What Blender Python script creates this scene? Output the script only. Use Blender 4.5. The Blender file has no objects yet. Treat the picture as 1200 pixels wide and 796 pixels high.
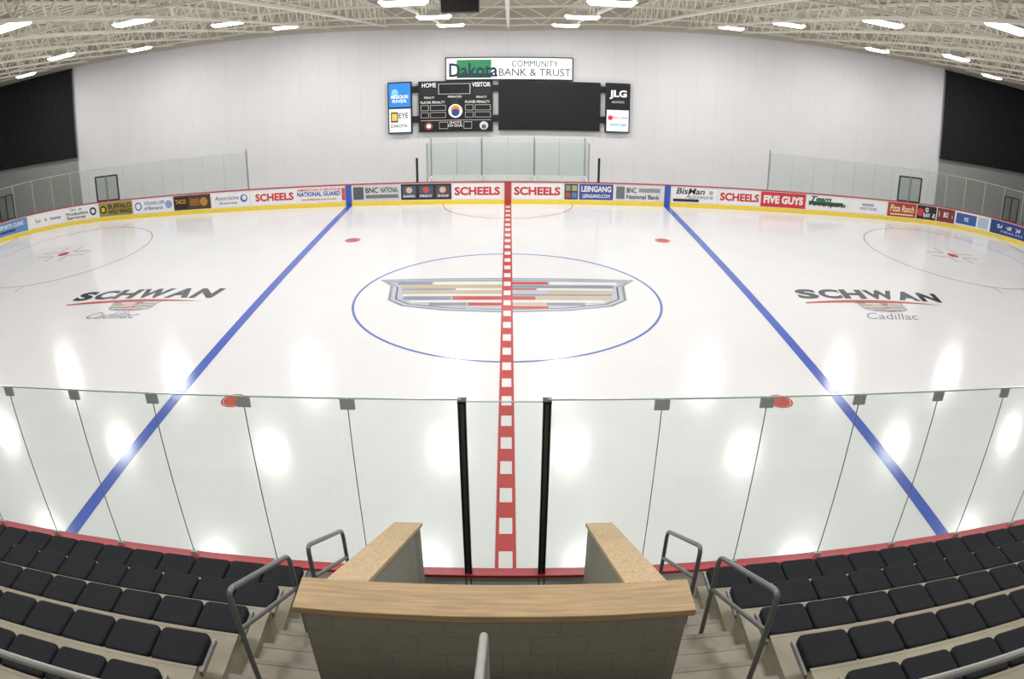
import bpy, bmesh, math, random
import numpy as np
from mathutils import Vector, Matrix
random.seed(3)
scene=bpy.context.scene
COL=bpy.context.collection

# ------------------------------------------------------------------ helpers
def lin(c):
    if isinstance(c,str):
        c=[int(c[i:i+2],16)/255 for i in (0,2,4)]
    return tuple((v/12.92 if v<=.04045 else ((v+.055)/1.055)**2.4) for v in c)+(1.0,)
MATS={}
def mat(name,col,rough=.6,metal=0.,var=.06,scale=6.,bump=0.,emit=0.,spec=.5,stretch=(1,1,1),coat=0.):
    if name in MATS: return MATS[name]
    m=bpy.data.materials.new(name); m.use_nodes=True; nt=m.node_tree; b=nt.nodes['Principled BSDF']
    base=lin(col)
    tc=nt.nodes.new('ShaderNodeTexCoord'); mp=nt.nodes.new('ShaderNodeMapping'); mp.inputs['Scale'].default_value=stretch
    nt.links.new(tc.outputs['Object'],mp.inputs[0])
    nz=nt.nodes.new('ShaderNodeTexNoise'); nz.inputs['Scale'].default_value=scale; nz.inputs['Detail'].default_value=4
    nt.links.new(mp.outputs[0],nz.inputs[0])
    cr=nt.nodes.new('ShaderNodeValToRGB')
    cr.color_ramp.elements[0].position=.3; cr.color_ramp.elements[1].position=.7
    cr.color_ramp.elements[0].color=tuple(v*(1-var) for v in base[:3])+(1,)
    cr.color_ramp.elements[1].color=tuple(min(1,v*(1+var)) for v in base[:3])+(1,)
    nt.links.new(nz.outputs[0],cr.inputs[0]); nt.links.new(cr.outputs[0],b.inputs['Base Color'])
    b.inputs['Roughness'].default_value=rough; b.inputs['Metallic'].default_value=metal
    b.inputs['Specular IOR Level'].default_value=spec
    if coat: b.inputs['Coat Weight'].default_value=coat; b.inputs['Coat Roughness'].default_value=.1
    if bump:
        bp=nt.nodes.new('ShaderNodeBump'); bp.inputs['Strength'].default_value=bump; bp.inputs['Distance'].default_value=.02
        nt.links.new(nz.outputs[0],bp.inputs['Height']); nt.links.new(bp.outputs[0],b.inputs['Normal'])
    if emit:
        nt.links.new(cr.outputs[0],b.inputs['Emission Color']); b.inputs['Emission Strength'].default_value=emit
    MATS[name]=m; return m

class MB:
    def __init__(s): s.v=[];s.f=[];s.m=[]
    def add(s,vs,fs,mi=0):
        n=len(s.v); s.v+=[tuple(p) for p in vs]; s.f+=[tuple(i+n for i in f) for f in fs]; s.m+=[mi]*len(fs)
    def box(s,x0,x1,y0,y1,z0,z1,mi=0):
        s.add([(x0,y0,z0),(x1,y0,z0),(x1,y1,z0),(x0,y1,z0),(x0,y0,z1),(x1,y0,z1),(x1,y1,z1),(x0,y1,z1)],
              [(0,3,2,1),(4,5,6,7),(0,1,5,4),(1,2,6,5),(2,3,7,6),(3,0,4,7)],mi)
    def bar(s,a,b,w,mi=0,w2=None):
        a=Vector(a);b=Vector(b);d=(b-a).normalized(); w2=w2 or w
        h=Vector((0,0,1)) if abs(d.z)<.9 else Vector((1,0,0))
        u=d.cross(h).normalized()*w/2; t=u.cross(d).normalized()*w2/2
        s.add([a-u-t,a+u-t,a+u+t,a-u+t,b-u-t,b+u-t,b+u+t,b-u+t],
              [(0,3,2,1),(4,5,6,7),(0,1,5,4),(1,2,6,5),(2,3,7,6),(3,0,4,7)],mi)
    def hexa(s,p,mi=0): s.add(p,[(0,3,2,1),(4,5,6,7),(0,1,5,4),(1,2,6,5),(2,3,7,6),(3,0,4,7)],mi)
    def poly(s,pts,mi=0): s.add(pts,[tuple(range(len(pts)))],mi)
    def prism(s,pts2,z0,z1,mi=0,axis='z'):
        n=len(pts2)
        def P(p,z): return (p[0],p[1],z) if axis=='z' else ((z,p[0],p[1]) if axis=='x' else (p[0],z,p[1]))
        vs=[P(p,z0) for p in pts2]+[P(p,z1) for p in pts2]
        fs=[tuple(range(n))[::-1],tuple(range(n,2*n))]+[(i,(i+1)%n,(i+1)%n+n,i+n) for i in range(n)]
        s.add(vs,fs,mi)
    def obj(s,name,mats,parent=None,bevel=0,smooth=False):
        me=bpy.data.meshes.new(name); me.from_pydata(s.v,[],s.f)
        for m in (mats if isinstance(mats,(list,tuple)) else [mats]): me.materials.append(m)
        me.polygons.foreach_set('material_index',s.m)
        if smooth: me.polygons.foreach_set('use_smooth',[True]*len(s.f))
        me.update()
        bm=bmesh.new(); bm.from_mesh(me); bmesh.ops.recalc_face_normals(bm,faces=bm.faces); bm.to_mesh(me); bm.free()
        o=bpy.data.objects.new(name,me); COL.objects.link(o)
        if parent: o.parent=parent
        if bevel:
            md=o.modifiers.new('bevel','BEVEL'); md.width=bevel; md.segments=2; md.limit_method='ANGLE'
        return o
def empty(name,loc=(0,0,0)):
    o=bpy.data.objects.new(name,None); o.location=loc; o.empty_display_size=.2; COL.objects.link(o); return o
_tc={}
def textgeo(body,w,h,bold=0.0,shear=0.0):
    key=(body,bold,shear)
    if key not in _tc:
        cu=bpy.data.curves.new('t','FONT'); cu.body=body; cu.size=1; cu.offset=bold; cu.shear=shear; cu.resolution_u=3
        cu.align_x='CENTER'
        o=bpy.data.objects.new('t',cu); COL.objects.link(o)
        bpy.context.view_layer.update()
        me=bpy.data.meshes.new_from_object(o.evaluated_get(bpy.context.evaluated_depsgraph_get()))
        V=np.array([v.co[:2] for v in me.vertices]); F=[tuple(p.vertices) for p in me.polygons]
        bpy.data.objects.remove(o); bpy.data.curves.remove(cu); bpy.data.meshes.remove(me)
        V=(V-(V.max(0)+V.min(0))/2)/(V.max(0)-V.min(0))
        _tc[key]=(V,F)
    V,F=_tc[key]
    return V*np.array([w,h]),F
def tube(name,pts,r,m,parent=None,bev=.12,cyc=False):
    P=[Vector(p) for p in pts]; out=[]
    for i,p in enumerate(P):
        if 0<i<len(P)-1:
            a=(P[i-1]-p);b=(P[i+1]-p);d=min(bev,a.length/2.2,b.length/2.2)
            A=p+a.normalized()*d;B=p+b.normalized()*d
            for k in range(7):
                t=k/6; out.append(A*(1-t)**2+p*2*t*(1-t)+B*t*t)
        else: out.append(p)
    cu=bpy.data.curves.new(name,'CURVE'); cu.dimensions='3D'; sp=cu.splines.new('POLY'); sp.points.add(len(out)-1)
    for q,p in zip(sp.points,out): q.co=(*p,1)
    cu.bevel_depth=r; cu.bevel_resolution=4; cu.use_fill_caps=True
    o=bpy.data.objects.new(name,cu); COL.objects.link(o); bpy.context.view_layer.update()
    me=bpy.data.meshes.new_from_object(o.evaluated_get(bpy.context.evaluated_depsgraph_get())); me.name=name
    bpy.data.objects.remove(o)
    for p in me.polygons: p.use_smooth=True
    me.materials.clear(); me.materials.append(m)
    o=bpy.data.objects.new(name,me); COL.objects.link(o)
    if parent: o.parent=parent
    return o

# ------------------------------------------------------------------ materials
def ice_mat(name,col,var=.015):
    m=mat(name,col,rough=.16,var=var,scale=.6,spec=.38)
    return m
M_ice=ice_mat('ice_white','cccccf')
nt=M_ice.node_tree;b=nt.nodes['Principled BSDF']
tc=nt.nodes.new('ShaderNodeTexCoord');nz=nt.nodes.new('ShaderNodeTexNoise');nz.inputs['Scale'].default_value=1.3;nz.inputs['Detail'].default_value=6
mr=nt.nodes.new('ShaderNodeMapRange');mr.inputs[3].default_value=.1;mr.inputs[4].default_value=.22
nt.links.new(tc.outputs['Object'],nz.inputs[0]);nt.links.new(nz.outputs[0],mr.inputs[0]);nt.links.new(mr.outputs[0],b.inputs['Roughness'])
M_red=ice_mat('ice_paint_red','a84646',.05); M_blue=ice_mat('ice_paint_blue','4259aa',.05)
M_dred=ice_mat('ice_paint_dot','ac4842',.05)
M_thinred=ice_mat('ice_paint_thin_red','b88a88',.03); M_thinblue=ice_mat('ice_paint_thin_blue','566aa8',.03)
M_wht=ice_mat('ice_paint_white','cac8ca',.02); M_gry=ice_mat('ice_paint_grey','7c818b',.15); M_lgry=ice_mat('ice_paint_silver','a4a9b2',.1)
M_dgry=ice_mat('ice_paint_charcoal','54575d',.1); M_gold=ice_mat('ice_paint_gold','ad9f82',.08); M_ltr=ice_mat('ice_paint_lettering','3c3f44',.1)
def panel_wall(name,col,axis=0,pitch=1.1,dark=.92):
    m=mat(name,col,rough=.55,var=.02,scale=.5)
    nt=m.node_tree;b=nt.nodes['Principled BSDF'];cr=[n for n in nt.nodes if n.type=='VALTORGB'][0]
    tc=nt.nodes.new('ShaderNodeTexCoord');sx=nt.nodes.new('ShaderNodeSeparateXYZ');nt.links.new(tc.outputs['Object'],sx.inputs[0])
    a=nt.nodes.new('ShaderNodeMath');a.operation='PINGPONG';a.inputs[1].default_value=pitch/2;nt.links.new(sx.outputs[axis],a.inputs[0])
    c=nt.nodes.new('ShaderNodeMath');c.operation='LESS_THAN';c.inputs[1].default_value=.014;nt.links.new(a.outputs[0],c.inputs[0])
    mx=nt.nodes.new('ShaderNodeMix');mx.data_type='RGBA';mx.blend_type='MULTIPLY'
    nt.links.new(c.outputs[0],mx.inputs[0]);nt.links.new(cr.outputs[0],mx.inputs[6]);mx.inputs[7].default_value=(dark,dark,dark,1)
    nt.links.new(mx.outputs[2],b.inputs['Base Color']); return m
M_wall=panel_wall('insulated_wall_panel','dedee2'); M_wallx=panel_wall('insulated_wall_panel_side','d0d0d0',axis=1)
M_wgrey=mat('grey_lower_wall','9a9a98',.7,var=.05)
M_beige=mat('fascia_cream','c9c5b9',.6,var=.04); M_deck=mat('roof_deck','c8c4b8',.6,var=.06,scale=2)
M_steel=mat('cream_steel','f2eee0',.5,var=.03)
M_black=mat('black_metal','121214',.4,var=.1); M_curt=mat('black_curtain','131418',.9,var=.2,scale=3,stretch=(6,1,.3),bump=.2)
M_post=mat('dark_grey_post','242624',.35,metal=.4,var=.1)
M_white=mat('board_white','dedede',.35,var=.02); M_yel=mat('kickplate_yellow','e6cb3e',.4,var=.04); M_capred=mat('board_cap_red','a83840',.35,var=.05)
M_conc=mat('stand_concrete','96907f',.85,var=.12,scale=3,bump=.15); M_conc2=mat('step_concrete','9e9789',.85,var=.1,scale=5,bump=.15)
M_floor=mat('floor_concrete','8d8b86',.7,var=.1,scale=1.5); M_rubber=mat('rubber_floor','17171a',.8,var=.2,scale=20)
M_seat=mat('seat_fabric_black','171920',.85,var=.25,scale=40,bump=.3,spec=.3); M_seatp=mat('seat_shell','1e2024',.5,var=.1)
M_alu=mat('aluminium','a8a9aa',.35,metal=.8,var=.05); M_tube=mat('grey_painted_tube','6c6e70',.35,metal=.4,var=.05)
M_tubel=mat('light_tube','a9a9a6',.35,metal=.3,var=.05)
def glassmat(name,tint,gloss=.05):
    if name in MATS: return MATS[name]
    m=bpy.data.materials.new(name);m.use_nodes=True;nt=m.node_tree;nt.nodes.clear();MATS[name]=m
    o=nt.nodes.new('ShaderNodeOutputMaterial');mx=nt.nodes.new('ShaderNodeMixShader');t=nt.nodes.new('ShaderNodeBsdfTransparent');g=nt.nodes.new('ShaderNodeBsdfGlossy')
    nz=nt.nodes.new('ShaderNodeTexNoise');nz.inputs['Scale'].default_value=.8
    cr=nt.nodes.new('ShaderNodeValToRGB');cr.color_ramp.elements[0].color=tuple(v*.985 for v in tint)+(1,);cr.color_ramp.elements[1].color=tuple(tint)+(1,)
    nt.links.new(nz.outputs[0],cr.inputs[0]);nt.links.new(cr.outputs[0],t.inputs[0])
    g.inputs['Roughness'].default_value=.03
    lw=nt.nodes.new('ShaderNodeLayerWeight');lw.inputs[0].default_value=.5
    p=nt.nodes.new('ShaderNodeMath');p.operation='POWER';p.inputs[1].default_value=5;nt.links.new(lw.outputs['Facing'],p.inputs[0])
    q=nt.nodes.new('ShaderNodeMath');q.operation='MULTIPLY_ADD';q.inputs[1].default_value=.6;q.inputs[2].default_value=gloss;nt.links.new(p.outputs[0],q.inputs[0])
    nt.links.new(q.outputs[0],mx.inputs[0]);nt.links.new(t.outputs[0],mx.inputs[1]);nt.links.new(g.outputs[0],mx.inputs[2]);nt.links.new(mx.outputs[0],o.inputs[0])
    return m
M_glass=glassmat('tempered_glass',(.87,.915,.895)); M_glassf=glassmat('tempered_glass_far',(.90,.94,.925))
M_edge=mat('glass_edge','b4c9bf',.2,var=.05); M_seam=mat('glass_seam','6c7672',.4,var=.1)
def cmu(name,rot):
    m=bpy.data.materials.new(name);m.use_nodes=True;nt=m.node_tree;b=nt.nodes['Principled BSDF']
    tc=nt.nodes.new('ShaderNodeTexCoord');mp=nt.nodes.new('ShaderNodeMapping');mp.inputs['Rotation'].default_value=rot
    br=nt.nodes.new('ShaderNodeTexBrick');br.inputs['Scale'].default_value=1;br.inputs['Brick Width'].default_value=.4;br.inputs['Row Height'].default_value=.2;br.inputs['Mortar Size'].default_value=.004
    br.inputs['Color1'].default_value=lin('9c998f');br.inputs['Color2'].default_value=lin('97948a');br.inputs['Mortar'].default_value=lin('8a877e')
    nz=nt.nodes.new('ShaderNodeTexNoise');nz.inputs['Scale'].default_value=60
    mx=nt.nodes.new('ShaderNodeMix');mx.data_type='RGBA';mx.blend_type='MULTIPLY';mx.inputs[0].default_value=.35
    nt.links.new(tc.outputs['Object'],mp.inputs[0]);nt.links.new(mp.outputs[0],br.inputs[0]);nt.links.new(tc.outputs['Object'],nz.inputs[0])
    nt.links.new(br.outputs[0],mx.inputs[6]);nt.links.new(nz.outputs[0],mx.inputs[7]);nt.links.new(mx.outputs[2],b.inputs['Base Color'])
    bp=nt.nodes.new('ShaderNodeBump');bp.inputs['Strength'].default_value=.4;bp.inputs['Distance'].default_value=.01;nt.links.new(mx.outputs[2],bp.inputs['Height']);nt.links.new(bp.outputs[0],b.inputs['Normal'])
    b.inputs['Roughness'].default_value=.9;return m
M_cmuY=cmu('concrete_block_front',(math.radians(-90),0,0))
M_cmuX=cmu('concrete_block_side',(math.radians(-90),0,math.radians(-90)))
M_woodX=mat('wood_cap_x','a98f6b',.6,var=.2,scale=3,stretch=(1,14,14)); M_woodY=mat('wood_cap_y','b39b77',.6,var=.2,scale=3,stretch=(14,1,14))

# ------------------------------------------------------------------ constants
W=13.12; L=30.48; R=8.53; F=.3048
WY=17.0
def prof(x): return 8.4+.035*min(abs(x),12)+.01*max(0,abs(x)-12)
def Q(s,z,off=0.0):
    sg=1 if s>=0 else -1; a=abs(s); st=L-R; r=R-off
    if a<=st: return (sg*a,W-off,z)
    t=(a-st)/R
    if t<=math.pi/2: return (sg*(st+r*math.sin(t)),W-R+r*math.cos(t),z)
    y=W-R-(a-st-R*math.pi/2)
    return (sg*(L-off),y,z)

# ------------------------------------------------------------------ room shell
def shell():
    f=MB();f.box(-37,37,-26,WY+.3,-.3,-.02);f.obj('floor',M_floor)
    w=MB()
    xs=[-26,-20,-12,-6,0,6,12,20,26]
    xs=[-37]+xs+[37]
    pts=[(x,prof(x)) for x in xs]
    w.prism([(-37,-.02)]+[(37,-.02)]+pts[::-1],WY,WY+.3,0,'y')
    w.obj('wall_back',M_wall)
    w=MB();w.prism([(xs[0],prof(37))]+pts[1:]+[(37,prof(37)+1.6),(-37,prof(37)+1.6)],WY-.05,WY+.3,0,'y')
    w.obj('trim_1',M_beige)
    w=MB()
    for sx in (-1,1): 
        a,b2=sorted((sx*26.1,sx*36.9)); w.box(a,b2,WY-.06,WY-.005,0,3.45)
    w.obj('trim_2',M_wgrey)
    for n,x in (('left',-37.3),('right',37)):
        w=MB();w.box(x,x+.3,-26,WY+.3,-.02,10.2);w.obj('wall_'+n,M_wallx)
    w=MB();w.box(-37.3,37.3,-26.3,-26,-.02,10.2);w.obj('wall_front',M_wall)
    c=MB();n=24
    cx=[-37+74*i/n for i in range(n+1)]
    for i in range(n):
        x0,x1=cx[i],cx[i+1];z0,z1=prof(x0)+1.25,prof(x1)+1.25
        c.add([(x0,-26.3,z0),(x1,-26.3,z1),(x1,WY+.3,z1),(x0,WY+.3,z0),(x0,-26.3,z0+.1),(x1,-26.3,z1+.1),(x1,WY+.3,z1+.1),(x0,WY+.3,z0+.1)],
              [(0,1,2,3),(7,6,5,4),(0,4,5,1),(2,6,7,3)])
    for i in range(60):
        y=-25+i*.7
        for k in range(n):
            x0,x1=cx[k],cx[k+1]
            c.bar((x0,y,prof(x0)+1.235),(x1,y,prof(x1)+1.235),.08,0,.04)
    c.obj('ceiling',M_deck)
shell()

def trusses():
    mb=MB();y0,y1=-25.9,WY-.1
    mb.bar((0,y0,.0),(0,y1,.0),.12,0,.08); mb.bar((0,y0,.95),(0,y1,.95),.12,0,.08)
    n=34;dy=(y1-y0)/n
    for i in range(n):
        a=y0+i*dy;m_=a+dy/2
        mb.bar((0,a,.95),(0,m_,0),.05);mb.bar((0,m_,0),(0,a+dy,.95),.05)
    base=mb.obj('roof_truss',M_steel); me=base.data
    xs=[-34+3.09*i for i in range(23)]
    base.location=(xs[0],0,prof(xs[0])+.2)
    for x in xs[1:]:
        o=bpy.data.objects.new('roof_truss',me);o.location=(x,0,prof(x)+.2);COL.objects.link(o)
    for y in (-19,-12.5,-5.2,1.5,8.6,15):
        mb=MB();k=24;X=[-36.9+73.8*i/k for i in range(k+1)]
        for i in range(k):
            x0,x1=X[i],X[i+1];z0,z1=prof(x0)+.22,prof(x1)+.22;xm=(x0+x1)/2;zm=prof(xm)+.22
            mb.bar((x0,y,z0),(x1,y,z1),.09,0,.06);mb.bar((x0,y,z0+.9),(x1,y,z1+.9),.09,0,.06)
            mb.bar((x0,y,z0+.9),(xm,y,zm),.04);mb.bar((xm,y,zm),(x1,y,z1+.9),.04)
        mb.obj('roof_girder',M_steel)
trusses()

# ------------------------------------------------------------------ lights
M_lamp=mat('lamp_lens','fffaf0',.3,var=.01,emit=15); M_house=mat('lamp_housing','d9d9d4',.4,metal=.1)
def lamp(x,y,z,power=205):
    e=empty('high_bay_light',(x,y,z))
    mb=MB();mb.prism([(.62*math.copysign(abs(math.cos(t))**.5,math.cos(t)),.30*math.copysign(abs(math.sin(t))**.5,math.sin(t))) for t in [i*math.pi/8 for i in range(16)]],.10,.16)
    mb.box(-.2,.2,-.15,.15,.16,.34);mb.bar((-.5,0,.15),(-.5,0,prof(x)+.25-z+.9),.02);mb.bar((.5,0,.15),(.5,0,prof(x)+.25-z+.9),.02)
    mb.obj('housing',M_house,e)
    mb=MB();mb.hexa([(-.5,-.2,0),(.5,-.2,0),(.5,.2,0),(-.5,.2,0),(-.6,-.28,.10),(.6,-.28,.10),(.6,.28,.10),(-.6,.28,.10)]);mb.obj('lens',M_lamp,e)
    l=bpy.data.lights.new('lamp','AREA');l.shape='RECTANGLE';l.size=1.0;l.size_y=.4;l.energy=power;l.color=(1,.985,.96)
    o=bpy.data.objects.new('lamp_source',l);o.location=(0,0,-.01);o.parent=e;COL.objects.link(o)
PW={-14.2:120,-15:110,-8.0:160,-2.2:200,5.0:225,12.2:250}
for y in (-14.2,-8.0,-2.2,5.0,12.2):
    for x in (10.2,18.2,26.2):
        if x>26 and y<-3: continue
        for sg in (-1,1): lamp(sg*x,y,8.9,PW[y])
for y in (-15,-8,-2.2,5.0,12.2):
    for sg in (-1,1): lamp(sg*2.55,y,8.47,PW[y])
for sg in (-1,1):
    lamp(sg*8,-20.5,8.6,130)
wd=bpy.data.worlds.new('w');scene.world=wd;wd.use_nodes=True
wd.node_tree.nodes['Background'].inputs[0].default_value=(.9,.93,1,1);wd.node_tree.nodes['Background'].inputs[1].default_value=.3

# ------------------------------------------------------------------ ice
def rr(off,n=20,r=None):
    pts=[];rad=R-off
    for cx,cy,a0 in ((L-R,W-R,0),(-(L-R),W-R,90),(-(L-R),-(W-R),180),(L-R,-(W-R),270)):
        for i in range(n+1):
            a=math.radians(a0+90*i/n);pts.append((cx+rad*math.cos(a),cy+rad*math.sin(a)))
    return pts
def ice():
    mb=MB();mb.prism(rr(0.03),-.02,0);ic=mb.obj('ice_surface',M_ice)
    H=.004
    def strip(name,m,x0,x1,y0,y1,h=H):
        k=MB();k.poly([(x0,y0,h),(x1,y0,h),(x1,y1,h),(x0,y1,h)]);k.obj(name,m,ic)
    for sg in (-1,1): strip('blue_line',M_blue,sg*7.65-.15,sg*7.65+.15,-W,W)
    for sg in (-1,1): strip('goal_line',M_red,sg*27.1-.03,sg*27.1+.03,-11,11)
    strip('red_line',M_red,-.16,.16,-W,W,.007)
    k=MB();y=-W+.35
    while y<W-.4:
        k.poly([(-.105,y,.009),(.105,y,.009),(.105,y+.42,.009),(-.105,y+.42,.009)]);y+=.86
    k.obj('red_line_blocks',M_wht,ic)
    def ring(name,m,cx,cy,r,w,a0=0,a1=360,h=H,n=96):
        k=MB();A=[math.radians(a0+(a1-a0)*i/n) for i in range(n+1)]
        for i in range(n):
            a,b_=A[i],A[i+1]
            k.poly([(cx+(r-w/2)*math.cos(a),cy+(r-w/2)*math.sin(a),h),(cx+(r+w/2)*math.cos(a),cy+(r+w/2)*math.sin(a),h),
                    (cx+(r+w/2)*math.cos(b_),cy+(r+w/2)*math.sin(b_),h),(cx+(r-w/2)*math.cos(b_),cy+(r-w/2)*math.sin(b_),h)])
        k.obj(name,m,ic)
    def disc(name,m,cx,cy,r,h=H):
        k=MB();k.poly([(cx+r*math.cos(i*math.pi/20),cy+r*math.sin(i*math.pi/20),h) for i in range(40)]);k.obj(name,m,ic)
    ring('centre_circle',M_thinblue,0,0,4.57,.075)
    ring('referee_crease',M_thinred,0,W,3.05,.06,180,360)
    for sx in (-1,1):
        for sy in (-1,1):
            ring('neutral_spot_ring',M_dred,sx*20*F,sy*22*F,.29,.05);disc('neutral_spot',M_dred,sx*20*F,sy*22*F,.25)
            cx,cy=sx*20.45,sy*22*F
            ring('faceoff_circle',M_thinred,cx,cy,4.57,.07);disc('faceoff_spot',M_dred,cx,cy,.3)
            for a in (-1,1):
                for c in (-1,1):
                    strip('faceoff_mark',M_thinred,min(cx+a*.45,cx+a*1.5),max(cx+a*.45,cx+a*1.5),cy+c*.3-.04,cy+c*.3+.04)
                    strip('faceoff_mark',M_thinred,cx+a*.45-.04,cx+a*.45+.04,min(cy+c*.3,cy+c*1.1),max(cy+c*.3,cy+c*1.1))
                    strip('hash_mark',M_thinred,cx+a*.9-.03,cx+a*.9+.03,min(cy+c*4.57,cy+c*5.2),max(cy+c*4.57,cy+c*5.2))
    def crest(cx,cy,sx,sy,name,detail=True):
        k=MB()
        def pg(pts,mi,h): k.poly([(cx+x*sx,cy+y*sy,h) for x,y in pts],mi)
        out=[(-4.15,1.66),(-2.0,1.76),(0,1.78),(2.0,1.76),(4.15,1.66),(3.72,1.05),(3.6,-.25),(3.1,-.78),(1.8,-1.15),(0,-1.3),(-1.8,-1.15),(-3.1,-.78),(-3.6,-.25),(-3.72,1.05)]
        pg(out,0,.004)
        sc=lambda f,g:[(x*f,(y-.2)*g+.2) for x,y in out]
        pg(sc(.975,.95),1,.005); pg(sc(.94,.86),3,.0055); pg(sc(.925,.83),1,.006)
        def bx(x0,x1,y1,y0,mi,h=.0068): pg([(x0,y0),(x1,y0),(x1,y1),(x0,y1)],mi,h)
        GR,LG,WH_,DG,RE,GO=range(6)
        bars=[(1.40,1.14,[(-3.5,-2.4,GR),(-2.35,-.1,WH_),(.1,1.3,RE),(1.35,3.5,WH_)]),
              (1.08,.80,[(-3.35,-.1,GO),(.1,3.35,GR)]),
              (.76,.62,[(-3.3,-1.6,GR),(-1.6,-.1,WH_),(.1,.9,RE),(.95,3.3,WH_)]),
              (.56,.28,[(-3.25,-.1,GO),(.1,1.2,LG),(1.25,3.25,GO)]),
              (.24,.10,[(-3.2,-.1,WH_),(.1,3.2,GR)]),
              (.04,-.26,[(-3.15,-1.7,GR),(-1.65,-.1,RE),(.1,.85,RE),(.9,3.15,GO)]),
              (-.32,-.46,[(-2.9,-.1,WH_),(.1,2.9,WH_)]),
              (-.50,-.76,[(-2.3,-1.2,GR),(-1.15,-.1,RE),(.1,1.1,GO),(1.15,2.3,GR)]),
              (-.80,-1.0,[(-1.2,-.1,LG),(.1,1.2,RE)])]
        for y1,y0,segs in bars:
            for a,b_,c in segs: bx(a,b_,y1,y0,c)
        return k.obj(name,[M_gry,M_lgry,M_wht,M_dgry,M_dred,M_gold],ic)
    crest(0,0,.985,1,'centre_crest')
    for sg in (-1,1):
        cx=sg*12.42;k=MB()
        word='SCHWAN';ws=[.82,.86,.91,1.26,.95,.91];tot=sum(ws)+.06*5;x=-tot/2
        for ch,w_ in zip(word,ws):
            V,Fc=textgeo(ch,w_,.92,.05);mx=x+w_/2
            al=-mx*.022; oy=-.018*mx*mx
            k.add([(cx+mx+v[0]*math.cos(al)-v[1]*math.sin(al)+v[1]*.15,.75+oy+v[0]*math.sin(al)+v[1]*math.cos(al),.006) for v in V],Fc,0)
            x+=w_+.06
        n=30
        for i in range(n):
            def pt(t):
                xx=-3.0+5.8*t;return xx,.1-.035*xx*xx
            x0,y0=pt(i/n);x1,y1=pt((i+1)/n);w0=.17*math.sin(math.pi*min(1,.12+i/n*.9));w1=.17*math.sin(math.pi*min(1,.12+(i+1)/n*.9))
            k.poly([(cx+x0,y0-w0,.005),(cx+x1,y1-w1,.005),(cx+x1,y1+w1*.5,.005),(cx+x0,y0+w0*.5,.005)],1)
        V,Fc=textgeo('Cadillac',2.1,.55,.0,.5);k.add([(cx+v[0]-.2,-1.3+v[1],.006) for v in V],Fc,2)
        k.obj('end_zone_lettering',[M_ltr,M_dred,M_gry],ic)
        crest(cx-.1*sg,-.55,.25,.3,'end_zone_crest')
ice()

# ------------------------------------------------------------------ boards
BE=empty('dasher_boards')
def boards():
    e=BE
    def loop(o0,o1,z0,z1,m,name):
        a=rr(o0);b_=rr(o1);n=len(a);k=MB()
        vs=[(*p,z0) for p in a]+[(*p,z0) for p in b_]+[(*p,z1) for p in a]+[(*p,z1) for p in b_]
        fs=[]
        for i in range(n):
            j=(i+1)%n;fs+=[(i,j,j+2*n,i+2*n),(i+n,i+3*n,j+3*n,j+n),(i+2*n,j+2*n,j+3*n,i+3*n),(i,i+n,j+n,j)]
        k.add(vs,fs);k.obj(name,m,e)
    loop(.0,-.1,0,1.04,M_white,'board_face');loop(.02,-.01,.0,.2,M_yel,'kickplate');loop(.025,-.12,1.04,1.085,M_capred,'top_rail')
boards()
TAB=[(0,0),(74,3.05),(186,7.65),(311,13.0),(396,17.5),(473,22.1),(561,27.0),(596,28.95),(640,31.5)]
def S(px):
    d=px-596;a=abs(d)
    for (a0,s0),(a1,s1) in zip(TAB,TAB[1:]):
        if a<=a1: return math.copysign(s0+(s1-s0)*(a-a0)/(a1-a0),d)
    return math.copysign(TAB[-1][1],d)
def bend_rect(k,s0,s1,z0,z1,off,mi):
    n=max(1,int(abs(s1-s0)/.5))
    for i in range(n):
        a=s0+(s1-s0)*i/n;b_=s0+(s1-s0)*(i+1)/n
        k.poly([Q(a,z0,off),Q(b_,z0,off),Q(b_,z1,off),Q(a,z1,off)],mi)
def sm(c): return mat('print_'+c,c,.4,var=.02)
def banner(p0,p1,bg,items):
    s0,s1=S(p0)+.03,S(p1)-.03;z0,z1=.24,1.0;w=s1-s0;h=z1-z0
    cols=[bg];k=MB();bend_rect(k,s0,s1,z0,z1,.012,0)
    for n,it in enumerate(items):
        c=it[6] if it[0]=='t' else it[-1]
        if c not in cols: cols.append(c)
        mi=cols.index(c);off=.016+.002*n
        if it[0]=='t':
            V,Fc=textgeo(it[1],(it[3]-it[2])*w,(it[5]-it[4])*h,it[7] if len(it)>7 else .02,it[8] if len(it)>8 else 0)
            k.add([Q(s0+w*(it[2]+it[3])/2+v[0],z0+h*(it[4]+it[5])/2+v[1],off) for v in V],Fc,mi)
        elif it[0]=='r': bend_rect(k,s0+w*it[1],s0+w*it[2],z0+h*it[3],z0+h*it[4],off,mi)
        else:
            k.poly([Q(s0+w*it[1]+h*it[3]*math.cos(a),z0+h*it[2]+h*it[3]*math.sin(a),off) for a in [j*math.pi/12 for j in range(24)]],mi)
    k.obj('advertising_banner',[sm(c) for c in cols])
RD='c03038';NV='28346e';BK='26262a';WH='e4e4e6'
banner(-2,35,'5f86b8',[('t','SPORTS CLINIC',.1,.9,.5,.8,WH),('r',.1,.6,.2,.35,NV)])
banner(36,78,WH,[('t','Roers',.15,.5,.35,.65,'8a7a50'),('t','Homes',.6,.9,.35,.6,NV)])
banner(78,120,WH,[('t','Crop',.08,.5,.66,.92,BK),('t','Production',.05,.68,.38,.64,BK),('t','Services',.05,.6,.1,.35,BK),('c',.84,.5,.3,BK),('c',.84,.5,.17,WH)])
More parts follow.
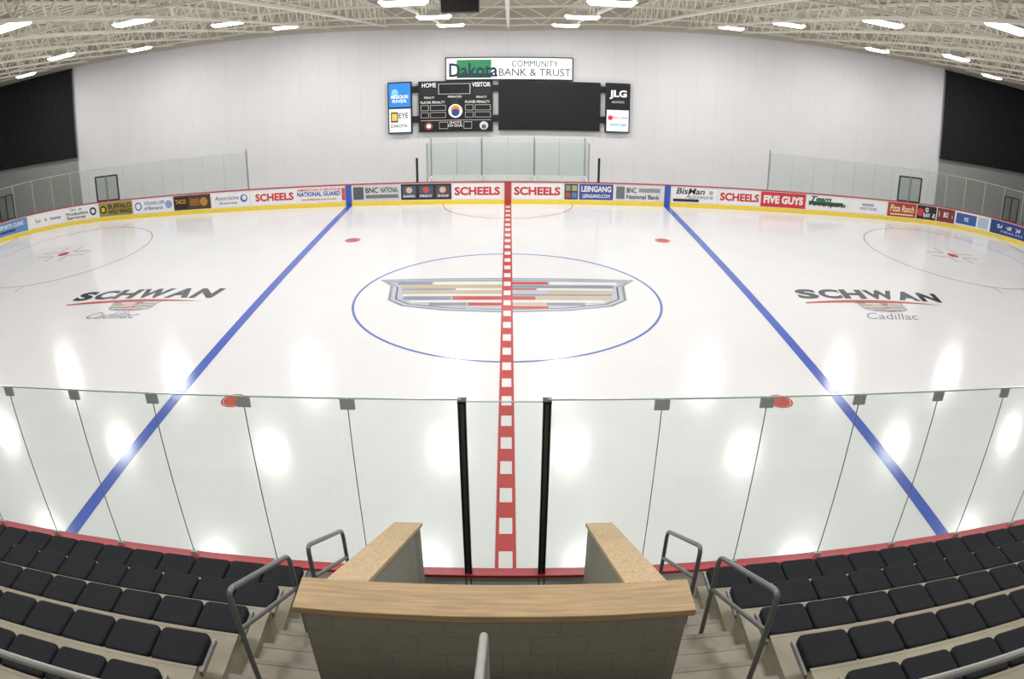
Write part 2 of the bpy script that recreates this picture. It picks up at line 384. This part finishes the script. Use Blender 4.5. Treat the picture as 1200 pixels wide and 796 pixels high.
banner(120,160,'9c8a3c',[('c',.13,.5,.3,BK),('c',.13,.5,.17,'d8b830'),('t','BUFFALO',.28,.97,.52,.88,BK,.03),('t','WILD WINGS',.28,.97,.14,.46,BK,.03)])
banner(160,204,'dfe3ea',[('c',.13,.5,.3,'4a78b0'),('c',.13,.5,.2,WH),('t','YOUNG LIFE',.28,.8,.55,.8,'667aa8'),('t','of Bismarck',.28,.76,.2,.45,'667aa8'),('c',.9,.5,.28,'8898c0')])
banner(204,247,'4a3626',[('r',.02,.4,.1,.9,'2a1c14'),('t','TACO',.05,.34,.45,.75,'d0a040'),('r',.45,.7,.25,.75,'8a5a2c'),('c',.82,.5,.3,'b08038')])
banner(247,290,WH,[('t','Associative',.08,.72,.48,.78,NV,.0,.3),('t','financial',.2,.66,.2,.38,'7a80a0'),('c',.85,.55,.26,'3a5aa0'),('c',.86,.58,.16,WH)])
banner(290,408,WH,[('t','SCHEELS',.05,.46,.24,.76,RD,.04),('t','AMERICAN SURVIVOR',.5,.95,.76,.92,'c85050'),('t','NATIONAL GUARD',.5,.94,.42,.72,'2c4a9c',.03),('t','northdakotaguard.com',.54,.9,.1,.3,'c85050'),('r',.955,.99,.1,.9,'c85050')])
banner(414,472,'c9cbcd',[('r',.02,.24,.1,.9,'55585e'),('t','BNC',.28,.55,.5,.85,BK),('t','NATIONAL',.6,.97,.5,.85,'3c3c44'),('r',.28,.97,.15,.38,'70747a')])
banner(472,532,BK,[('r',.03,.3,.12,.88,'47506a'),('r',.36,.64,.12,.88,'47506a'),('r',.7,.97,.12,.88,'5a4650'),('c',.165,.62,.2,'c8b0a0'),('c',.5,.62,.2,'c05040'),('c',.83,.62,.2,'c8b0a0'),('t','RAPID',.05,.28,.16,.3,WH),('t','PRINT',.38,.62,.16,.3,WH),('t','SHOP',.73,.95,.16,.3,WH)])
banner(532,590,WH,[('t','SCHEELS',.04,.96,.24,.78,RD,.04)])
banner(600,659,WH,[('t','SCHEELS',.04,.96,.24,.78,RD,.04)])
banner(660,677,'3c4048',[('r',.08,.45,.1,.45,'a05050'),('r',.55,.92,.1,.45,'5878a8'),('r',.08,.45,.55,.9,'889078'),('r',.55,.92,.55,.9,'a89878')])
banner(677,718,'3a4a94',[('t','LEINGANG',.06,.94,.5,.88,WH,.03),('t','LEINGANG.COM',.1,.9,.12,.36,WH)])
banner(719,776,'d4d6d8',[('r',.02,.2,.1,.9,'6a6e74'),('t','BNC',.24,.45,.5,.85,BK),('t','National Bank',.24,.95,.12,.4,BK),('r',.5,.96,.56,.82,'8a8e94')])
banner(786,842,WH,[('t','BisMan',.1,.72,.55,.95,BK,.02,.2),('t','Autoworx',.3,.92,.27,.55,'3c4c8c',.0,.3),('r',.04,.6,.06,.24,BK),('c',.86,.7,.14,'a0a4aa')])
banner(842,895,WH,[('t','SCHEELS',.04,.98,.24,.78,RD,.04)])
banner(895,946,'c8343c',[('t','FIVE GUYS',.06,.94,.24,.78,WH,.05)])
banner(946,993,WH,[('r',.05,.9,.35,.6,'2c6a3c'),('t','Team',.1,.6,.6,.95,'1c5a34',.04,.3),('t','PowerSports',.06,.97,.18,.6,BK,.03,.3)])
banner(993,1036,WH,[('t','WEST RIVER',.3,.75,.25,.45,'7088a0'),('r',.35,.65,.55,.72,'90a0b8')])
banner(1036,1070,'a83a34',[('t','Pizza Ranch',.08,.92,.35,.85,'e8d8a8',.02,.2),('r',.1,.9,.12,.22,'e8d8a8')])
banner(1070,1095,'24242c',[('t','GO',.42,.8,.55,.88,WH,.04),('t','RAVENS',.36,.95,.15,.48,WH,.03),('c',.18,.5,.3,'c84040')])
banner(1095,1117,'7c3430',[('t','KUBOTA',.1,.9,.35,.75,WH,.03)])
banner(1117,1158,'dfe3ea',[('r',.02,.62,.1,.9,'3a5a9c'),('r',.66,.96,.1,.9,'a8b8cc'),('t','NISC',.1,.55,.35,.65,WH)])
banner(1158,1212,'233a78',[('t','SANFORD',.14,.8,.46,.74,WH,.02),('t','HEALTH',.24,.7,.18,.34,'a8b4d8')])
def stripes():
    k=MB()
    for s in (-7.65,7.65): bend_rect(k,s-.15,s+.15,.0,1.04,.022,0)
    bend_rect(k,-.16,.16,0,1.04,.022,1)
    k.obj('board_stripe',[M_blue,M_red],BE)
stripes()

# ------------------------------------------------------------------ glass
GT=3.55
def near_glass():
    e=BE; y=-W-.05
    seams=[.457]+[1.72+1.246*i for i in range(12)]
    g=MB();s=MB();ed=MB();br=MB()
    for sg in (-1,1):
        for a,b_ in zip(seams,seams[1:]):
            x0,x1=sorted((sg*(a+.008),sg*(b_-.008)))
            g.poly([(x0,y,1.085),(x1,y,1.085),(x1,y,GT),(x0,y,GT)])
            ed.box(x0,x1,y-.008,y+.008,GT,GT+.016)
        for a in seams[1:]:
            s.box(sg*a-.005,sg*a+.005,y-.006,y+.006,1.085,GT)
            br.box(sg*a-.085,sg*a+.085,y-.012,y+.012,GT-.13,GT+.0)
            br.box(sg*a-.05,sg*a+.05,y-.02,y+.02,1.085,1.14)
    g.poly([(-.41,y,1.085),(.41,y,1.085),(.41,y,GT-.02),(-.41,y,GT-.02)]);ed.box(-.41,.41,y-.006,y+.006,GT-.02,GT-.01)
    g.obj('panes',M_glass,e);s.obj('seams',M_seam,e);ed.obj('polished_edges',M_edge,e)
    br.obj('clips',mat('clip_grey','a4aaa8',.5,var=.05),e)
    p=MB()
    for sg in (-1,1):
        c=sg*.457
        for d in (-.033,.033): p.box(c+d-.012,c+d+.012,y-.05,y+.05,0.1,GT)
        p.box(c-.022,c+.022,y-.03,y+.03,0.1,GT-.01,1)
        p.box(c-.048,c+.048,y-.055,y+.055,GT-.02,GT+.01)
    p.obj('gate_post',[M_post,mat('post_channel','6d716c',.35,metal=.5,var=.08)],e,bevel=.004)
near_glass()
def far_glass():
    e=BE;g=MB();s=MB();ed=MB();po=MB();top=2.93
    def run(s0,s1,n):
        for i in range(n):
            a=s0+(s1-s0)*i/n;b_=s0+(s1-s0)*(i+1)/n
            A,B=Q(a+.01,0,-.05),Q(b_-.01,0,-.05)
            g.poly([(A[0],A[1],1.085),(B[0],B[1],1.085),(B[0],B[1],top),(A[0],A[1],top)])
            ed.bar((A[0],A[1],top+.006),(B[0],B[1],top+.006),.02,0,.02)
        for i in range(n+1):
            a=s0+(s1-s0)*i/n;A=Q(a,0,-.05);s.bar((A[0],A[1],1.085),(A[0],A[1],top),.022)
    run(-3.8,3.8,6);run(-40,-12.9,22);run(12.9,40,22)
    for sg in (-1,1):
        for x,z1,m_ in ((3.8,2.95,0),(12.85,3.1,0)): po.bar((sg*x,W+.06,1.0),(sg*x,W+.06,z1),.06)
    g.obj('panes',M_glassf,e);s.obj('seams',mat('seam_pale','aebdb7',.4),e);ed.obj('polished_edges',M_edge,e);po.obj('posts',M_alu,e)
    k=MB()
    for sg in (-1,1): k.box(sg*4.28-.05,sg*4.28+.05,W+.02,W+.14,.0,2.25)
    k.obj('bench_gate_post',M_black,e)
    e=empty('penalty_box');g=MB();s=MB();w=MB()
    for x in (-3.8,-1.3,1.3,3.8):
        g.poly([(x,W+.12,1.05),(x,15.1,1.05),(x,15.1,2.93),(x,W+.12,2.93)]);w.box(x-.04,x+.04,W+.12,15.1,-.02,1.05)
        s.bar((x,15.1,1.05),(x,15.1,2.98),.05)
    for i in range(6):
        a=-3.8+7.6*i/6;g.poly([(a+.02,15.1,1.05),(a+7.6/6-.02,15.1,1.05),(a+7.6/6-.02,15.1,2.93),(a+.02,15.1,2.93)]);s.bar((a,15.1,1.05),(a,15.1,2.93),.025)
    w.box(-3.8,3.8,15.06,15.14,-.02,1.05);w.box(-3.7,3.7,14.5,14.9,.35,.42)
    g.obj('panes',M_glassf,e);s.obj('posts',M_alu,e);w.obj('box_wall',M_white,e)
    for sg in (-1,1):
        for c,w_ in ((21.6,1.5),(28.2,.9)):
            k=MB();A=Vector(Q(sg*(c-w_/2),0,-.16));B=Vector(Q(sg*(c+w_/2),0,-.16));z0,z1=1.0,2.45
            def zz(p,z): return (p.x,p.y,z)
            Mid=(A+B)/2
            for p in (A,B,Mid): k.bar(zz(p,.0),zz(p,z1),.07)
            k.bar(zz(A,z1),zz(B,z1),.08);k.bar(zz(A,z0+.1),zz(B,z0+.1),.08)
            k.obj('gate_frame',M_black,BE)
            k=MB();k.poly([zz(A,z0),zz(B,z0),zz(B,z1),zz(A,z1)]);k.obj('gate_pane',glassmat('grey_pane',(.6,.64,.62)),BE)
far_glass()

# ------------------------------------------------------------------ scoreboard wall
def sboard():
    Y=WY-.28
    def panel(name,x0,x1,z0,z1,bg,items,frame='1a1a1e',fr=.06,glow=0.):
        e=empty(name);k=MB();k.box(x0,x1,Y,WY-.02,z0,z1);k.obj('cabinet',mat('cab_'+frame,frame,.5),e,bevel=.015)
        cols=[bg];k=MB();y=Y-.006
        k.poly([(x0+fr,y,z0+fr),(x1-fr,y,z0+fr),(x1-fr,y,z1-fr),(x0+fr,y,z1-fr)],0);w=x1-x0;h=z1-z0
        for n,it in enumerate(items):
            c=it[6] if it[0]=='t' else it[-1]
            if c not in cols: cols.append(c)
            mi=cols.index(c);yy=y-.003*(n+1)
            if it[0]=='t':
                V,Fc=textgeo(it[1],(it[3]-it[2])*w,(it[5]-it[4])*h,it[7] if len(it)>7 else .01,it[8] if len(it)>8 else 0)
                k.add([(x0+w*(it[2]+it[3])/2+v[0],yy,z0+h*(it[4]+it[5])/2+v[1]) for v in V],Fc,mi)
            elif it[0]=='r': k.poly([(x0+w*it[1],yy,z0+h*it[3]),(x0+w*it[2],yy,z0+h*it[3]),(x0+w*it[2],yy,z0+h*it[4]),(x0+w*it[1],yy,z0+h*it[4])],mi)
            else: k.poly([(x0+w*it[1]+it[3]*math.cos(a),yy,z0+h*it[2]+it[3]*math.sin(a)) for a in [j*math.pi/14 for j in range(28)]],mi)
        k.obj('face',[mat('lit_%s_%.1f'%(c,glow),c,.4,var=.01,emit=glow) for c in cols],e)
    WT='f2f4f6'
    panel('bank_sign',-3.2,3.3,5.80,7.03,'eef2f2',[('r',.09,.36,.1,.88,'1f7a4c'),('r',.09,.36,.1,.3,'123a30'),('t','Dakota',.03,.41,.14,.74,'14283a',.02),
        ('t','COMMUNITY',.52,.88,.58,.84,'243048',.0),('t','BANK & TRUST',.42,.98,.18,.5,'243048',.0)],glow=.4)
    o='c8c8c8';d='303036'
    its=[('t','HOME',.05,.24,.88,.97,WT,.02),('t','VISITOR',.72,.97,.88,.97,WT,.02),
      ('r',.27,.7,.74,.95,o),('r',.28,.69,.75,.94,'0c0c0e'),('t','PERIOD',.4,.58,.67,.71,WT),('r',.44,.54,.54,.65,'26262a'),
      ('r',.03,.26,.72,.85,'26262a'),('r',.74,.97,.72,.85,'26262a'),('t','PENALTY',.08,.22,.66,.7,WT),('t','PENALTY',.78,.92,.66,.7,WT),
      ('t','PLAYER PENALTY',.03,.36,.56,.61,WT),('t','PLAYER PENALTY',.63,.96,.56,.61,WT)]
    for a in (.03,.63):
        for z in (.42,.28):
            its+=[('r',a,a+.11,z,z+.11,o),('r',a+.006,a+.104,z+.008,z+.102,'0c0c0e'),('r',a+.13,a+.34,z,z+.11,o),('r',a+.136,a+.334,z+.008,z+.102,'0c0c0e')]
    its+=[('c',.5,.41,.36,WT),('c',.5,.43,.24,'d89030'),('c',.5,.38,.2,'2c4a8c'),('r',.03,.97,.225,.235,o),
      ('t','SHOTS',.42,.58,.16,.21,WT),('t','ON GOAL',.4,.6,.1,.15,WT),('r',.28,.4,.06,.2,o),('r',.285,.395,.07,.19,'0c0c0e'),('r',.61,.72,.06,.2,o),('r',.615,.715,.07,.19,'0c0c0e'),
      ('c',.14,.12,.22,'8c4038'),('c',.14,.12,.12,WT),('c',.88,.12,.22,'d8d8e0'),('c',.88,.1,.12,'60646c')]
    panel('hockey_scoreboard',-4.6,-.78,3.10,5.78,'141417',its,glow=.0)
    panel('video_screen',-.5,4.72,3.16,5.74,'0b0b0d',[],frame='060607')
    panel('sponsor_lightbox',-6.2,-4.95,3.06,5.80,'2c7cc8',[('r',.05,.95,.52,.97,'2c7cc8'),('c',.3,.8,.18,'7ab8e8'),('t','MISSOURI',.15,.85,.68,.75,WT),('t','RIVER',.2,.8,.6,.66,WT),
        ('r',.05,.95,.03,.48,'d8dcd8'),('r',.12,.42,.22,.42,'3a3a34'),('r',.16,.38,.25,.39,'c8b050'),('t','DAKOTA',.12,.8,.12,.18,BK),('t','EYE',.45,.85,.3,.4,BK),('r',.05,.95,.485,.515,'101012')],glow=.5)
    panel('sponsor_lightbox',5.0,6.28,3.12,5.76,'101014',[('t','JLG',.15,.85,.68,.86,WT,.03),('t','ARCHITECTS',.25,.75,.6,.64,'c0c0c0'),
        ('r',.05,.95,.03,.46,'cfe0e8'),('c',.2,.3,.13,'c83038'),('t','Dairy Queen',.3,.92,.27,.34,'c83038'),('t','food & treats',.2,.85,.14,.2,'5070a0'),('r',.05,.95,.46,.49,'101012')],glow=.5)
    k=MB()
    for a,b_ in ((-4.94,-4.61),(-.77,-.51),(4.73,4.99)):
        for z in (3.6,5.2): k.box(a,b_,WY-.2,WY-.08,z,z+.35)
    k.obj('scoreboard_bracket',M_black)
sboard()
for sg in (-1,1):
    k=MB();n=60;x0,x1=26.0,36.2
    pr=[]
    for i in range(n*2+1):
        x=x0+(x1-x0)*i/(2*n);pr.append((sg*x,WY-.22+.012*math.sin(i*math.pi/2)))
    for (xa,ya),(xb,yb) in zip(pr,pr[1:]): k.poly([(xa,ya,3.42),(xb,yb,3.42),(xb,yb,8.85),(xa,ya,8.85)])
    a,b_=sorted((sg*x0,sg*x1));k.box(a,b_,WY-.28,WY-.1,8.8,8.92);k.box(a,b_,WY-.28,WY-.14,3.36,3.44)
    k.obj('black_curtain',M_curt)
def hang(name,x0,x1,y0,y1,z0,z1):
    k=MB();k.box(x0,x1,y0,y1,z0,z1);k.box(x0+.06,x1-.06,y0-.03,y0,z0+.06,z1-.06)
    for x in (x0+.1,x1-.1): k.bar((x,(y0+y1)/2,z1),(x,(y0+y1)/2,prof(x)+1.2),.03)
    k.obj(name,M_black,bevel=.02)
hang('ceiling_projector',-1.9,-.82,.6,1.3,8.42,8.95)

# ------------------------------------------------------------------ stands
Y0=-14.33;DY=.80;Z0=1.77;DZ=.445;NR=7;XE=2.29;SD=.37;TR=.43
CS=empty('concrete_stand')
def stands():
    k=MB();XO=16.
    yF=-W-.16
    for sg in (-1,1):
        def bx(xa,xb,ya,yb,za,zb,mi=0):
            a,b_=sorted((sg*xa,sg*xb));k.box(a,b_,ya,yb,za,zb,mi)
        bx(1.27,XO,Y0+DY-.03-.28,yF,-.02,.7)
        for i in range(NR):
            yb=Y0-DY*i-.03; yf=yb+DY if i else Y0+DY-.31
            bx(XE,XO,yb-.001,yf,-.02,Z0+DZ*i-TR)
            bx(XE,XO,yf-.03,yf+.004,Z0+DZ*i-TR-.02,Z0+DZ*i-TR+.002)
        bx(XE,XO,-25.9,Y0-DY*(NR-1)-.03,-.02,Z0+DZ*NR-TR)
    k.obj('platforms',M_conc,CS)
    for sg in (-1,1):
        k=MB();xa,xb=sorted((sg*1.29,sg*XE))
        for i in range(NR*2):
            yb=Y0-DY*i/2-.03;yf=yb+DY/2
            z=Z0+DZ*i/2-TR-.1
            k.box(xa,xb,yb,yf,-.02,z);k.box(xa,xb,yf-.05,yf+.01,z-.03,z+.004,1)
        k.obj('aisle_steps',[M_conc2,mat('step_nosing','8d8880',.7)],CS)
    k=MB()
    for i in range(4,NR):
        k.box(-1.47,1.47,Y0-DY*i-.03,Y0-DY*i-.03+DY,-.02,Z0+DZ*i-TR-.15)
    k.box(-2.29,2.29,-25.9,Y0-DY*(NR-1)-.03,-.02,Z0+DZ*NR-TR-.1)
    k.obj('landing_steps',M_conc2,CS)
stands()
def seats():
    bm=bmesh.new();bmesh.ops.create_cube(bm,size=1)
    bmesh.ops.scale(bm,vec=(.445,SD,.075),verts=bm.verts)
    ve=[e for e in bm.edges if abs(e.verts[0].co.z-e.verts[1].co.z)>.01]
    bmesh.ops.bevel(bm,geom=ve,offset=.05,segments=3,profile=.5,affect='EDGES')
    te=[e for e in bm.edges if e.verts[0].co.z>.03 and e.verts[1].co.z>.03]
    bmesh.ops.bevel(bm,geom=te,offset=.022,segments=2,profile=.5,affect='EDGES')
    cv=[v.co.copy() for v in bm.verts];bm.verts.index_update();cf=[tuple(v.index for v in f.verts) for f in bm.faces];bm.free()
    pit=.465
    for sg in (-1,1):
        for i in range(NR):
            k=MB();yb=Y0-DY*i;z=Z0+DZ*i-.04;n=27
            for j in range(n):
                x=sg*(XE+.24+pit*j);k.add([(x+v.x,yb+SD/2+v.y,z+v.z) for v in cv],cf,0)
                xx=x
                k.box(xx-.225,xx+.225,yb-.012,yb+.03,z-.06,z-.035,1)
                k.box(xx-.03+.232,xx+.03+.232,yb-.02,yb+.04,z-.05,z-.01,2)
            a,b_=sorted((sg*(XE+.0),sg*(XE+pit*n)))
            k.box(a,b_,yb+.02,yb+SD-.03,z-.075,z-.04,1)
            k.box(a,b_,yb-.018,yb+.0,z-.075,z-.035,2)
            k.box(sg*XE-.012,sg*XE+.012,yb-.018,yb+SD,z-.08,z-.03,2)
            for j in range(0,n,3):
                x=sg*(XE+.15+pit*j);k.bar((x,yb+.05,z-.07),(x,yb+.05,z-TR+.04),.05,1);k.bar((x,yb+.06,z-.3),(x,yb+SD-.1,z-.08),.04,1)
            k.obj('bleacher_seat_row',[M_seat,M_seatp,M_alu])
seats()

# ------------------------------------------------------------------ vomitory walls
def vom():
    e=empty('vomitory_wall')
    ya,yb=-13.36,-16.2;za,zb=2.0,3.55
    for far,near in (((-1.26,-.99),(-1.37,-1.09)),((.97,1.23),(.97,1.25))):
        (a0,a1),(b0,b1)=far,near
        k=MB();k.hexa([(b0,yb,-.02),(b1,yb,-.02),(a1,ya,-.02),(a0,ya,-.02),(b0,yb,zb-.05),(b1,yb,zb-.05),(a1,ya,za-.05),(a0,ya,za-.05)]);k.obj('side_wall',M_cmuX,e)
        g=.03;k=MB();k.hexa([(b0-g,yb,zb-.05),(b1+g,yb,zb-.05),(a1+g,ya+.03,za-.05),(a0-g,ya+.03,za-.05),(b0-g,yb,zb),(b1+g,yb,zb),(a1+g,ya+.03,za),(a0-g,ya+.03,za)]);k.obj('side_cap',M_woodY,e,bevel=.006)
    k=MB();k.box(-1.41,1.29,-16.46,-16.2,-.02,3.6);k.obj('cross_wall',M_cmuY,e)
    k=MB();k.box(-1.46,1.335,-16.50,-16.17,3.6,3.66);k.obj('cross_cap',M_woodX,e,bevel=.006)
    k=MB();k.box(-.97,.97,-16.2,-W-.12,-.02,.25);k.obj('tunnel_floor',M_rubber,e)
vom()

# ------------------------------------------------------------------ handrails
def rail(x,y0,z0,y1,z1,f0,f1,name='aisle_handrail'):
    e=empty(name);r=.024
    tube('top_loop',[(x,y0,f0),(x,y0,z0),(x,y1,z1),(x,y1,f1)],r,M_tube,e)
    tube('mid_bar',[(x,y0,z0-.42),(x,y1,z1-.42)],r*.9,M_tube,e)
for sg in (-1,1):
    x=sg*1.98
    rail(x,-16.42,3.68,-15.1,2.92,2.0,1.4)
    rail(sg*1.9,-14.76,2.77,-13.5,1.97,1.2,.7)
e=empty('centre_handrail');tube('post',[(-.1,-17.0,2.7),(-.1,-17.0,4.02),(-.1,-17.6,4.35),(-.1,-19.0,5.1),(-.1,-19.0,4.0)],.026,M_tubel,e,bev=.06)
for sg in (-1,1):
    e=empty('seating_guardrail')
    tube('rail',[(sg*1.6,-18.15,3.0),(sg*1.6,-18.15,4.6),(sg*11,-18.15,4.6),(sg*11,-18.15,3.2)],.024,M_tubel,e)

# ------------------------------------------------------------------ camera
P=dict(xc=0.041758,yc=-19.879,zc=7.1235,pt=-0.40387,yw=0.0053367,rl=0.0035107,f=833.94,c=-0.058922)
cyw,syw=math.cos(P['yw']),math.sin(P['yw']);cp,sp=math.cos(P['pt']),math.sin(P['pt'])
fw=np.array([syw*cp,cyw*cp,sp]);rt=np.array([cyw,-syw,0.]);up=np.cross(rt,fw)
c,s=math.cos(P['rl']),math.sin(P['rl']);r2=rt*c+up*s;u2=-rt*s+up*c
cam=bpy.data.cameras.new('camera');co=bpy.data.objects.new('camera',cam);COL.objects.link(co);scene.camera=co
Mx=Matrix(((r2[0],u2[0],-fw[0],P['xc']),(r2[1],u2[1],-fw[1],P['yc']),(r2[2],u2[2],-fw[2],P['zc']),(0,0,0,1)))
co.matrix_world=Mx
cam.type='PANO';cam.sensor_fit='HORIZONTAL';cam.sensor_width=36;cam.sensor_height=36*796/1200;cam.lens=23;cam.clip_start=.05;cam.clip_end=300
cam.panorama_type='FISHEYE_LENS_POLYNOMIAL'
th=np.linspace(0,1.0,200);rmm=P['f']*(th+P['c']*th**3)*36/1200
A=np.stack([rmm,rmm**2,rmm**3,rmm**4],1);k=np.linalg.lstsq(A,th,rcond=None)[0]
cam.fisheye_polynomial_k0=0;cam.fisheye_polynomial_k1=-k[0];cam.fisheye_polynomial_k2=-k[1];cam.fisheye_polynomial_k3=-k[2];cam.fisheye_polynomial_k4=-k[3]
cam.fisheye_fov=math.pi
scene.view_settings.view_transform='Standard'
scene.view_settings.look='None'
